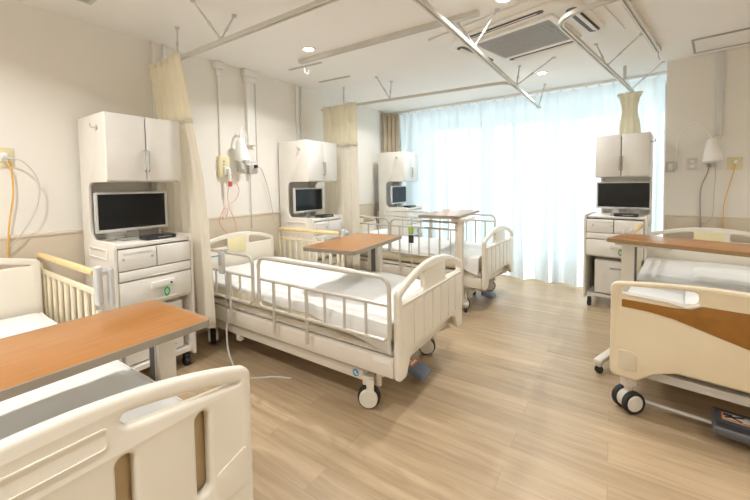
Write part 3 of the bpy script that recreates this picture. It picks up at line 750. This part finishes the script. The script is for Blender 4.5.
    if near == 'tall':
        tube_rail(t, .02, .93, -hw - .022, nb=5, post=(.667,), zt=.93, zm=.85, zl=.54); tube_rail(t, .955, 1.84, -hw - .022, nb=6, post=(.143, .714), zt=.925, zm=.85, zl=.54)
        tube_rail(t, .02, .93, hw + .022, nb=5, post=(.667,), zt=.93, zm=.85, zl=.54); tube_rail(t, .955, 1.84, hw + .022, nb=6, post=(.143, .714), zt=.925, zm=.85, zl=.54)
    if near == 'slat': slat_rail(t, .05, .95, -hw - .02, -1)
    if far == 'slat': slat_rail(t, .05 if foot != 'slot' else -.07, .93 if foot != 'slot' else .89, hw + .02, 1, zt=.87 if near == 'tube' else .905)
    if far == 'tube': tube_rail(t, .02, .92, hw + .022, nb=5, post=(.7,)); tube_rail(t, .985, L - .045, hw + .022, nb=7, post=(.10, .46, .93))
    return t
hb1 = bed('nearest cream hospital bed at lower left, its slotted footboard cut by the frame', (-3.02, .175, 0), 0, 'slot', None, 'slat', 2.12)
hb2 = bed('cream hospital bed, middle of the left row, with metal side rails', (-3.03, 2.075, 0), 0, 'groove', 'tube', 'slat')
hb3 = bed('cream hospital bed farthest along the left row, beside the window', (-3.07, 4.077, 0), R(-3.5), 'groove', 'tall', None, 2.07)
RB = R(-98)
bdir = Vector((math.cos(RB), math.sin(RB), 0)); blat = Vector((-math.sin(RB), math.cos(RB), 0))
footc = Vector((.0, 2.42, 0)) + blat * .48
headc = footc - bdir * 2.08
hb4 = bed('cream hospital bed at right with brown wood inset in its footboard', tuple(headc), RB, 'inset', 'slat', 'slat', 2.08)

# extra parts on single beds
s_ = ob('round_sticker', MB().cyl((1.77, -.433, .208), (1.77, -.4305, .208), .022, n=24), 'blue', hb2)
ob('sticker_figure', MB().box((1.768, -.4335, .212), (.010, .002, .014), .0005).box((1.777, -.4335, .202), (.016, .002, .007), .0005), 'white', s_)
ob('rating_label', MB().box((1.98, -.4685, .35), (.12, .002, .022)), 'white', hb2)
ob('rating_label', MB().box((.86, -.4685, .35), (.10, .002, .02)), 'white', hb3)
def pedal_unit(parent, L, y, m='pedal'):
    T = Matrix.Translation((L - .13, y, .085)) @ Matrix.Rotation(R(18), 4, 'Y')
    p = ob('brake_pedal', MB().box((0, 0, 0), (.13, .12, .05), .012, 3, T=T), m, parent)
    ob('pedal_arm', MB().box((L - .26, y, .12), (.16, .03, .02), .004).box((L - .33, y, .16), (.03, .03, .10), .004), 'metal', p)
    ob('warning_mark', MB().box((-.05, 0, .027), (.03, .10, .003), T=T), 'orange', p)
    ob('warning_text', MB().box((-.05, 0, .0285), (.012, .07, .003), T=T), 'white', p)
pedal_unit(hb2, BL, .0); pedal_unit(hb3, 2.07, -.02)
ob('orange_knob', MB().cyl((2.02, -.40, .385), (2.06, -.40, .385), .018, n=16, b=.004), 'orange', hb2)
# right bed foot pedal with pictogram
L4 = 2.08
pp = MB().box((L4 - .115, .11, .075), (.22, .30, .045), .014, 3)
pd = ob('foot_pedal', pp, 'pedalR', hb4)
mb = MB()
for k in range(5): mb.box((L4 - .062 + .011 * k, .11, .0975), (.004, .27, .003))
ob('pedal_tread', mb, 'dark', pd)
lb_ = ob('pictogram_plate', MB().box(((L4 - .13) - .012, .115, .0985), (.075, .235, .003), .001), 'white', pd)
ob('pictogram_border', MB().box(((L4 - .13) + .020, .115, .1005), (.012, .235, .002)).box(((L4 - .13) - .012, -.002, .1005), (.07, .006, .002)), 'orange', lb_)
mb = MB().box((0, 0, 0), (.012, .085, .002), T=Matrix.Translation(((L4 - .13) - .02, .045, .1005)) @ Matrix.Rotation(R(28), 4, 'Z')).box(((L4 - .13) - .028, .02, .1005), (.022, .035, .002)).box((0, 0, 0), (.010, .05, .002), T=Matrix.Translation(((L4 - .13) - .002, .05, .1005)) @ Matrix.Rotation(R(-35), 4, 'Z'))
ob('pictogram_arrow', mb, 'dark', lb_)
mb = MB()
for k in range(3): mb.box(((L4 - .13) - .012, .125 + .03 * k, .1005), (.03, .006, .002)).box(((L4 - .13) - .02, .132 + .03 * k, .1005), (.005, .018, .002))
ob('pictogram_strokes', mb, 'red', lb_)
ob('pedal_bar', MB().tube([(L4 - .125, -.36, .05), (L4 - .125, .42, .05)], .010, 8), 'lgrey', pd)
ob('cross_tube', MB().box((L4 - .10, 0, .235), (.06, .80, .05), .008), 'lgrey', hb4)

# bed covers
def cover(name, label, cat, parent_loc, rz, x0, x1, drop_a, drop_b, zt=.572, wrinkle=.006, seed=0, bumps=None, hw=.452, m='linen', y_from=None, grp='white bed covers', foot_drop=0):
    r = .035
    def prof(q, x):   # q along the cross section from near hem to far hem
        da, db = drop_a(x), drop_b(x)
        if q < .2: k = 1 - q / .2; y, z = -hw - r * .3 * min(1, 3 * k) - .014 * k * math.sin(x * 9 + seed), zt - .004 - da * k
        elif q > .8: k = (q - .8) / .2; y, z = hw + r * .3 * min(1, 3 * k) + .014 * k * math.sin(x * 8 + seed), zt - .004 - db * k
        else: y, z = -hw + 2 * hw * (q - .2) / .6, zt
        e = hw - abs(y)
        if e < .05 and z > zt - .001: z -= .012 * (1 - max(e, 0) / .05) ** 2
        return y, z
    def f(u, v):
        x = x0 + (x1 - x0) * u
        y, z = prof(v, x)
        if bumps: z += bumps(x, y)
        z += wrinkle * noise.noise(Vector((x * 3.1 + seed, y * 4.2, seed))) + .4 * wrinkle * noise.noise(Vector((x * 11, y * 9, seed + 3)))
        if foot_drop and u > .97: z -= foot_drop * (u - .97) / .03
        return (x, y, z)
    mb = MB().grid(f, 90, 60)
    o = ob(name, mb, m, solid=.006); o.location = parent_loc; o.rotation_euler = (0, 0, rz)
    return tag(o, label, cat, grp)
hump2 = lambda x, y: .05 * math.exp(-((x - .33) / .22) ** 2) * max(0, 1 - (y / .40) ** 4)
cover('bed_cover', 'white sheet smoothed over the nearest bed, under the big orange topped table', 'bed cover', hb1.location, 0, .09, 2.03, lambda x: .10, lambda x: .02 + .01 * math.sin(5 * x), zt=.574, seed=2)
cover('bed_cover', 'white quilt hanging over the near side of the middle bed behind rails', 'bed cover', hb2.location, 0, .10, 2.035,
      lambda x: .03 + .10 * max(0, (x - .6) / 1.4) ** 1.2 + .05 * max(0, (x - 1.75) / .3), lambda x: .08, zt=.576, wrinkle=.018, seed=5, bumps=hump2)
cover('bed_cover', 'white quilt on the farthest bed beside the window', 'bed cover', hb3.location, hb3.rotation_euler.z, .10, 2.0,
      lambda x: .03 + .03 * math.sin(x * 4) ** 2 + .12 * max(0, (x - 1.6) / .4), lambda x: .08, zt=.576, wrinkle=.018, seed=9)
cover('bed_cover', 'white sheet covering the right hand bed behind the brown inset footboard', 'bed cover', hb4.location, RB, .10, 2.0, lambda x: .10, lambda x: .10, zt=.576, wrinkle=.008, seed=12)
# folded blanket on the right bed
mb = MB()
def bl(u, v):
    x = .45 + 1.25 * u; y = -.14 + .56 * v
    z = .592 + .032 * min(1, 9 * min(u, 1 - u) + .2) * min(1, 9 * min(v, 1 - v) + .25) + .010 * noise.noise(Vector((x * 4, y * 5, 2)))
    return (x, y + .02 * math.sin(3 * x), z)
mb.grid(bl, 40, 30)
bm = mb.bm; ret = bmesh.ops.extrude_face_region(bm, geom=bm.faces[:])
for e in ret['geom']:
    if isinstance(e, bmesh.types.BMVert): e.co.z = .588
o = ob('folded_blanket', mb, 'linenb'); o.location = hb4.location; o.rotation_euler = (0, 0, RB)
tag(o, 'white folded blanket lying on top of the sheet of the right hand bed', 'blanket')
# pillows
def pillow(label, parent, x, y, z, sx=.36, sy=.56, sz=.11):
    def f(u, v):
        a = 2 * PI * u; b = PI * (v - .5)
        cx = math.copysign(abs(math.cos(a)) ** .55, math.cos(a)); cy = math.copysign(abs(math.sin(a)) ** .55, math.sin(a))
        k = math.cos(b) ** .6 if abs(v - .5) < .499 else 0
        return (sx / 2 * cx * k, sy / 2 * cy * k, sz / 2 * math.sin(b) * (1 + .06 * math.sin(3 * a)))
    mb = MB().grid(f, 48, 20); bmesh.ops.remove_doubles(mb.bm, verts=mb.bm.verts[:], dist=1e-4)
    o = ob('pillow', mb, 'linen')
    p = Matrix.Translation(parent.location) @ Matrix.Rotation(parent.rotation_euler.z, 4, 'Z') @ Vector((x, y, z))
    o.location = p; o.rotation_euler = (0, R(-8), parent.rotation_euler.z)
    return tag(o, label, 'pillow', 'white pillows')
pillow('white pillow at the head of the farthest bed', hb3, .32, 0, .638)

# ------------------------------------------------------------------ overbed tables (local: column at origin, top reaches along +y)
def table(label, loc, rz, ztop, y0, y1, w, xoff=0.0, edge='edge', base=(-.35, .35)):
    t = thing('overbed_table', label, 'overbed table', loc, rz, 'overbed tables')
    tp = [(p.x, p.y) for p in fillet([Vector((xoff - w / 2, y0, 0)), Vector((xoff + w / 2, y0, 0)), Vector((xoff + w / 2, y1, 0)), Vector((xoff - w / 2, y1, 0))], .03, 5, True)]
    tin = [(p.x, p.y) for p in fillet([Vector((xoff - w / 2 + .006, y0 + .006, 0)), Vector((xoff + w / 2 - .006, y0 + .006, 0)), Vector((xoff + w / 2 - .006, y1 - .006, 0)), Vector((xoff - w / 2 + .006, y1 - .006, 0))], .026, 5, True)]
    top = ob('table_top', MB().poly(tin, th=.024, bev=.002, T=Matrix.Translation((0, 0, ztop - .012))), 'wood', t)
    ob('edge_band', MB().poly(tp, [tin], th=.026, bev=.0, T=Matrix.Translation((0, 0, ztop - .0135))), edge, top)
    ob('underside', MB().poly(tin, th=.004, T=Matrix.Translation((0, 0, ztop - .026))), 'grey', top)
    ob('top_bracket', MB().box((0, .10, ztop - .045), (.16, .34, .034), .006), 'metal', t)
    c = ob('column', MB().box((0, 0, (ztop - .05 + .10) / 2 + .0), (.055, .085, ztop - .13), .006), 'metal', t)
    ob('column_slot', MB().box((0, .0425, (ztop + .1) / 2), (.040, .004, ztop - .22)), 'slot', c)
    ob('inner_column', MB().box((-.045, .01, (ztop - .05 + .08) / 2), (.03, .06, ztop - .11), .004), 'metal', t)
    b = ob('base', MB().box(((base[0] + base[1]) / 2, 0, .085), (base[1] - base[0], .055, .035), .012, 3).box((-.02, .36, .07), (.05, .68, .03), .008), 'metal', t)
    for x, y in ((base[0] + .03, 0), (base[1] - .03, 0), (-.02, .62)):
        k = ob('caster', MB().box((x, y, .060), (.034, .034, .022), .004), 'lgrey', t)
        ob('wheel', MB().cyl((x - .012, y, .026), (x + .012, y, .026), .026, n=20, b=.004), 'rubber', k)
    return t
table('large orange brown overbed table across the nearest bed at lower left', (-1.60, .725, 0), PI, .82, -.04, .90, .46, -.09)
table('orange brown overbed table over the middle bed', (-1.70, 2.53, 0), R(186), .89, -.09, .72, .44, .0)
table('overbed table over the farthest bed, its top pale with window glare', (-1.285, 3.49, 0), R(4), 1.00, -.10, .83, .44, -.22, base=(-.50, .08))
TR = R(-110)
table('brown edged overbed table over the right hand bed', (.115, 3.33, 0), TR, .90, -.09, .9, .40, .0, 'edgew', base=(-.2, .54))

# ------------------------------------------------------------------ wall fittings
def wall_L(y, z, d=0): return Vector((WX + d, y, z))
# reading lamp on the left wall
def lamp(label, T, goose):
    t = thing('reading_lamp', label, 'reading lamp', (0, 0, 0), 0, 'wall reading lamps'); t.matrix_world = T
    ob('shade', MB().lathe([(.074, -.115), (.041, .06), (.033, .085), (.020, .092), (.008, .092)], 28).lathe([(.072, -.114), (.039, .058)], 28), 'white', t, smooth=50)
    ob('bulb', MB().sphere((0, 0, -.03), .024), 'white', t)
    ob('gooseneck', MB().tube(goose, .0075, 10), 'white', t)
    ob('wall_clamp', MB().box(tuple(goose[-1]), (.03, .05, .07), .006), 'lgrey', t)
    return t
def arc(pts, n=24):   # Catmull-Rom through points
    pts = [Vector(p) for p in pts]; P = [2 * pts[0] - pts[1]] + pts + [2 * pts[-1] - pts[-2]]; out = []
    for i in range(1, len(P) - 2):
        for k in range(n):
            s = k / n; a, b, c, d = P[i - 1], P[i], P[i + 1], P[i + 2]
            out.append(.5 * (2 * b + (c - a) * s + (2 * a - 5 * b + 4 * c - d) * s * s + (3 * b - a - 3 * c + d) * s ** 3))
    out.append(pts[-1]); return out
TL = Matrix.Translation((WX + .12, 2.15, 1.70)) @ Matrix.Rotation(R(6), 4, 'X')
lamp('white cone reading lamp on the left wall above the middle bed', TL,
     arc([(0, 0, .085), (-.01, .02, .16), (-.02, .06, .20), (-.045, .10, .15), (-.065, .11, .0), (-.075, .10, -.12)], 10))
TRm = T10 @ Matrix.Translation((.345, -.10, 1.615)) @ Matrix.Rotation(R(-3), 4, 'Y')
lamp('white cone reading lamp with arched gooseneck on the right wall', TRm,
     arc([(0, 0, .085), (-.02, .0, .16), (-.08, .0, .245), (-.16, .02, .25), (-.225, .045, .16), (-.255, .06, .02), (-.27, .075, -.13)], 10))
# outlets on the right wall
def plate(label, u, z, m='lgrey', w=.075, h=.11, kind='switch', group='wall plates on the right wall'):
    t = thing('wall_plate', label, 'wall plate', tuple(rw(u, 0, z)), A10, group)
    ob('cover', MB().box((0, -.005, 0), (w, .010, h), .003), m, t)
    if kind == 'switch': ob('rocker', MB().box((0, -.012, .0), (w * .5, .008, h * .62), .003), 'white', t)
    elif kind == 'socket':
        for zz in (.024, -.024): ob('socket', MB().cyl((0, -.008, zz), (0, -.0125, zz), .017, n=20, b=.002).box((0, -.0128, zz), (.014, .001, .004)), 'white', t)
    else: ob('jack', MB().cyl((0, -.008, .01), (0, -.022, .01), .018, n=16, b=.003), m, t)
    return t
plate('grey metal switch plate nearest the window on the right wall', .045, 1.463)
plate('grey metal socket plate between the switch and the lamp on the right wall', .205, 1.485, kind='socket')
plate('socket plate with two plugs right under the cone lamp on the right wall', .345, 1.462, 'white', .12, .08, 'socket')
plate('pale yellow nurse call plate with orange cord on the right wall', .497, 1.475, 'beigeplate', .10, .115, 'jack')
def cord(label, pts, r, m, cat='cord', plug=None):
    t = thing('cord', label, cat)
    ob('cable', MB().tube(arc(pts, 10), r, 7), m, t)
    if plug: ob('plug', MB().box(tuple(plug), (.026, .03, .036), .006), m if m not in ('cordo', 'cordr') else 'white', t)
    return t
def rp(u, d, z): return rw(u, -d, z)
cord('dark grey power cord falling from the right wall socket behind the headboard', [rp(.325, .03, 1.46), rp(.318, .045, 1.40), rp(.275, .04, 1.25), rp(.272, .03, 1.05), rp(.275, .03, .93), rp(.28, .03, .5)], .006, 'cordg', plug=rp(.325, .03, 1.465))
cord('thin pale grey cord curving from the right wall socket', [rp(.365, .03, 1.46), rp(.372, .05, 1.38), rp(.365, .045, 1.2), rp(.36, .04, 1.0), rp(.33, .03, .93), rp(.26, .03, .88), rp(.24, .03, .6)], .004, 'cordl', plug=rp(.365, .03, 1.465))
cord('orange nurse call cord hanging from the yellow plate on the right wall', [rp(.50, .03, 1.485), rp(.495, .045, 1.42), rp(.46, .04, 1.25), rp(.435, .035, 1.1), rp(.432, .03, .93), rp(.44, .03, .8)], .0038, 'cordo', plug=rp(.50, .025, 1.49))
# nurse call box on the left wall with its hand set
t = thing('nurse_call_box', 'beige nurse call box on the left wall above the middle bed', 'call box', tuple(wall_L(2.02, 1.52)))
ob('case', MB().box((.02, 0, 0), (.04, .11, .20), .008), 'beigeplate', t)
ob('holder', MB().box((.052, .012, -.04), (.03, .05, .08), .006), 'white', t)
for zz in (.05, .02): ob('button', MB().cyl((.04, -.01, zz), (.046, -.01, zz), .010, n=14), 'grey', t)
t = thing('call_handset', 'nurse call hand switch with red button hanging from the beige call box', 'call switch')
ob('grip', MB().tube([wall_L(2.035, 1.50, .085), wall_L(2.04, 1.38, .085)], [.014, .017], 12), 'white', t)
ob('button', MB().box(tuple(wall_L(2.042, 1.355, .085)), (.03, .03, .05), .008), 'red', t)
ob('cable', MB().tube(arc([wall_L(2.045, 1.49, .07), wall_L(2.09, 1.42, .06), wall_L(2.16, 1.30, .05), wall_L(2.12, 1.20, .045), wall_L(2.0, 1.13, .045), wall_L(1.975, 1.05, .05), wall_L(2.0, 1.02, .05), wall_L(2.03, 1.10, .05), wall_L(1.99, 1.12, .055), wall_L(1.94, 1.0, .05), wall_L(2.03, .86, .05), wall_L(2.11, .855, .05), wall_L(2.11, .97, .05), wall_L(2.05, 1.13, .045), wall_L(2.035, 1.25, .05), wall_L(2.035, 1.33, .07)], 10), .0032, 7), 'cordr', t)
# medical gas outlets
t = thing('wall_outlet_panel', 'grey and white outlet panel with plugs under the left reading lamp', 'outlet panel', tuple(wall_L(2.30, 1.53)))
ob('plate', MB().box((.008, 0, 0), (.016, .24, .11), .004), 'lgrey', t)
for y, z in ((-.07, .0), (.0, .015), (.07, .01)): ob('socket', MB().box((.02, y, z), (.012, .05, .06), .004), 'white', t)
ob('adapter', MB().box((.04, .0, -.03), (.04, .04, .09), .006), 'grey', t); ob('plug', MB().box((.04, .075, .005), (.04, .03, .035), .006), 'dark', t)
cord('thin grey cord dropping straight down the left wall to the middle bed', [wall_L(2.31, 1.50, .04), wall_L(2.315, 1.4, .03), wall_L(2.32, 1.2, .02), wall_L(2.32, .9, .025)], .0045, 'cordl')
cord('grey cord swinging right from the left wall outlets towards the second cabinet', [wall_L(2.38, 1.53, .05), wall_L(2.44, 1.5, .05), wall_L(2.52, 1.3, .045), wall_L(2.57, 1.05, .05), wall_L(2.60, .9, .04)], .005, 'cordl')
# outlet at the left edge
t = thing('wall_plate', 'beige wall plate at the left edge above the nearest headboard', 'wall plate', tuple(wall_L(.535, 1.53)))
ob('cover', MB().box((.005, 0, 0), (.010, .11, .12), .003), 'beigeplate', t); ob('socket', MB().box((.014, .0, .0), (.01, .05, .05), .004), 'white', t)
cord('orange cord hanging down at the left edge above the nearest headboard', [wall_L(.545, 1.54, .03), wall_L(.565, 1.45, .05), wall_L(.57, 1.3, .04), wall_L(.545, 1.1, .03), wall_L(.53, .9, .03)], .0045, 'cordo', plug=wall_L(.545, 1.54, .025))
cord('grey cord looping out from the wall plate above the nearest headboard', [wall_L(.545, 1.53, .04), wall_L(.62, 1.50, .07), wall_L(.68, 1.38, .08), wall_L(.67, 1.22, .07), wall_L(.60, 1.06, .05), wall_L(.54, .98, .04)], .004, 'cordl', plug=wall_L(.55, 1.52, .03))
# bed controls
t = thing('bed_remote', 'grey bed remote hooked on the head end rail of the middle bed', 'remote control', (hb2.location.x + .60, hb2.location.y - .502 - .032, .0))
ob('case', MB().box((0, 0, .76), (.06, .026, .17), .010, 3), 'lgrey', t); ob('hook', MB().box((0, .022, .853), (.04, .055, .014), .004), 'lgrey', t)
ob('buttons', MB().box((0, -.014, .78), (.035, .004, .08), .001), 'grey', t)
pts = []
for k in range(150):
    a = k / 149; b = 2 * PI * 30 * a; pts.append((.045 + .006 * math.cos(b), .0 + .006 * math.sin(b), .68 - .36 * a))
ob('coiled_cord', MB().tube(pts, .0028, 5), 'cordg', t)
ob('straight_cord', MB().tube(arc([(.045, 0, .32), (.05, -.01, .22), (.10, -.03, .10), (.22, -.06, .03), (.33, -.08, .008), (.5, .05, .006), (.62, .10, .006)], 12), .0065, 7), 'cordl', t)
t = thing('bed_remote', 'lime green and black bed remote hanging on the near rail of the farthest bed', 'remote control', (-1.86, 3.487, 0), R(-3.5))
ob('case', MB().box((0, 0, .815), (.055, .026, .09), .010, 3), 'lime', t); ob('grip', MB().box((0, 0, .715), (.058, .028, .09), .010, 3), 'dark', t)
ob('hook', MB().box((0, .02, .85), (.035, .045, .012), .004), 'dark', t)
ob('cord', MB().tube(arc([(0, 0, .67), (.002, 0, .5), (0, .0, .3), (.0, .02, .18)], 8), .005, 7), 'lgrey', t)

# ------------------------------------------------------------------ daylight, camera, view
w = bpy.data.worlds.new('sky'); scene.world = w; w.use_nodes = True
nt = w.node_tree; bg = nt.nodes['Background']
SKY = 1.42; SUN = 4.2; SUND = (.80, -.55, -.40)
tc = nt.nodes.new('ShaderNodeTexCoord'); sx = nt.nodes.new('ShaderNodeSeparateXYZ'); nt.links.new(tc.outputs['Generated'], sx.inputs[0])
rp_ = nt.nodes.new('ShaderNodeValToRGB'); nt.links.new(sx.outputs['Z'], rp_.inputs['Fac'])
rp_.color_ramp.elements[0].position = 0; rp_.color_ramp.elements[0].color = (.80, .94, 1.0, 1)
rp_.color_ramp.elements[1].position = .6; rp_.color_ramp.elements[1].color = (.68, .88, 1.0, 1)
nt.links.new(rp_.outputs['Color'], bg.inputs['Color']); bg.inputs['Strength'].default_value = SKY

sn = bpy.data.lights.new('sun', 'SUN'); sn.energy = SUN; sn.angle = R(3); sn.color = (1, .97, .92)
so = bpy.data.objects.new('sun', sn); COL.objects.link(so)
so.rotation_euler = Vector(SUND).to_track_quat('-Z', 'Y').to_euler()

cam = bpy.data.cameras.new('camera'); co = bpy.data.objects.new('camera', cam); COL.objects.link(co); scene.camera = co
yaw, pit, rol = R(-33.8705), R(-2.640), R(-.8237)
cy, sy, cp, sp = math.cos(yaw), math.sin(yaw), math.cos(pit), math.sin(pit)
fw = Vector((cp * sy, cp * cy, sp)); rt = Vector((cy, -sy, 0)); up = rt.cross(fw)
r2 = rt * math.cos(rol) + up * math.sin(rol); u2 = -rt * math.sin(rol) + up * math.cos(rol)
co.matrix_world = Matrix(((r2.x, u2.x, -fw.x, 0), (r2.y, u2.y, -fw.y, 0), (r2.z, u2.z, -fw.z, 1.33), (0, 0, 0, 1)))
cam.sensor_fit = 'HORIZONTAL'; cam.sensor_width = 36; cam.lens = 353.53 / 750 * 36; cam.shift_y = -49.204 / 750; cam.clip_start = .05
scene.view_settings.view_transform = 'Standard'; scene.view_settings.look = 'None'
scene.view_settings.exposure = 0.40; scene.view_settings.gamma = 1.0; scene.view_settings.use_curve_mapping = False
scene.cycles.max_bounces = 10; scene.cycles.diffuse_bounces = 6; scene.cycles.transparent_max_bounces = 16
scene.cycles.sample_clamp_indirect = 6
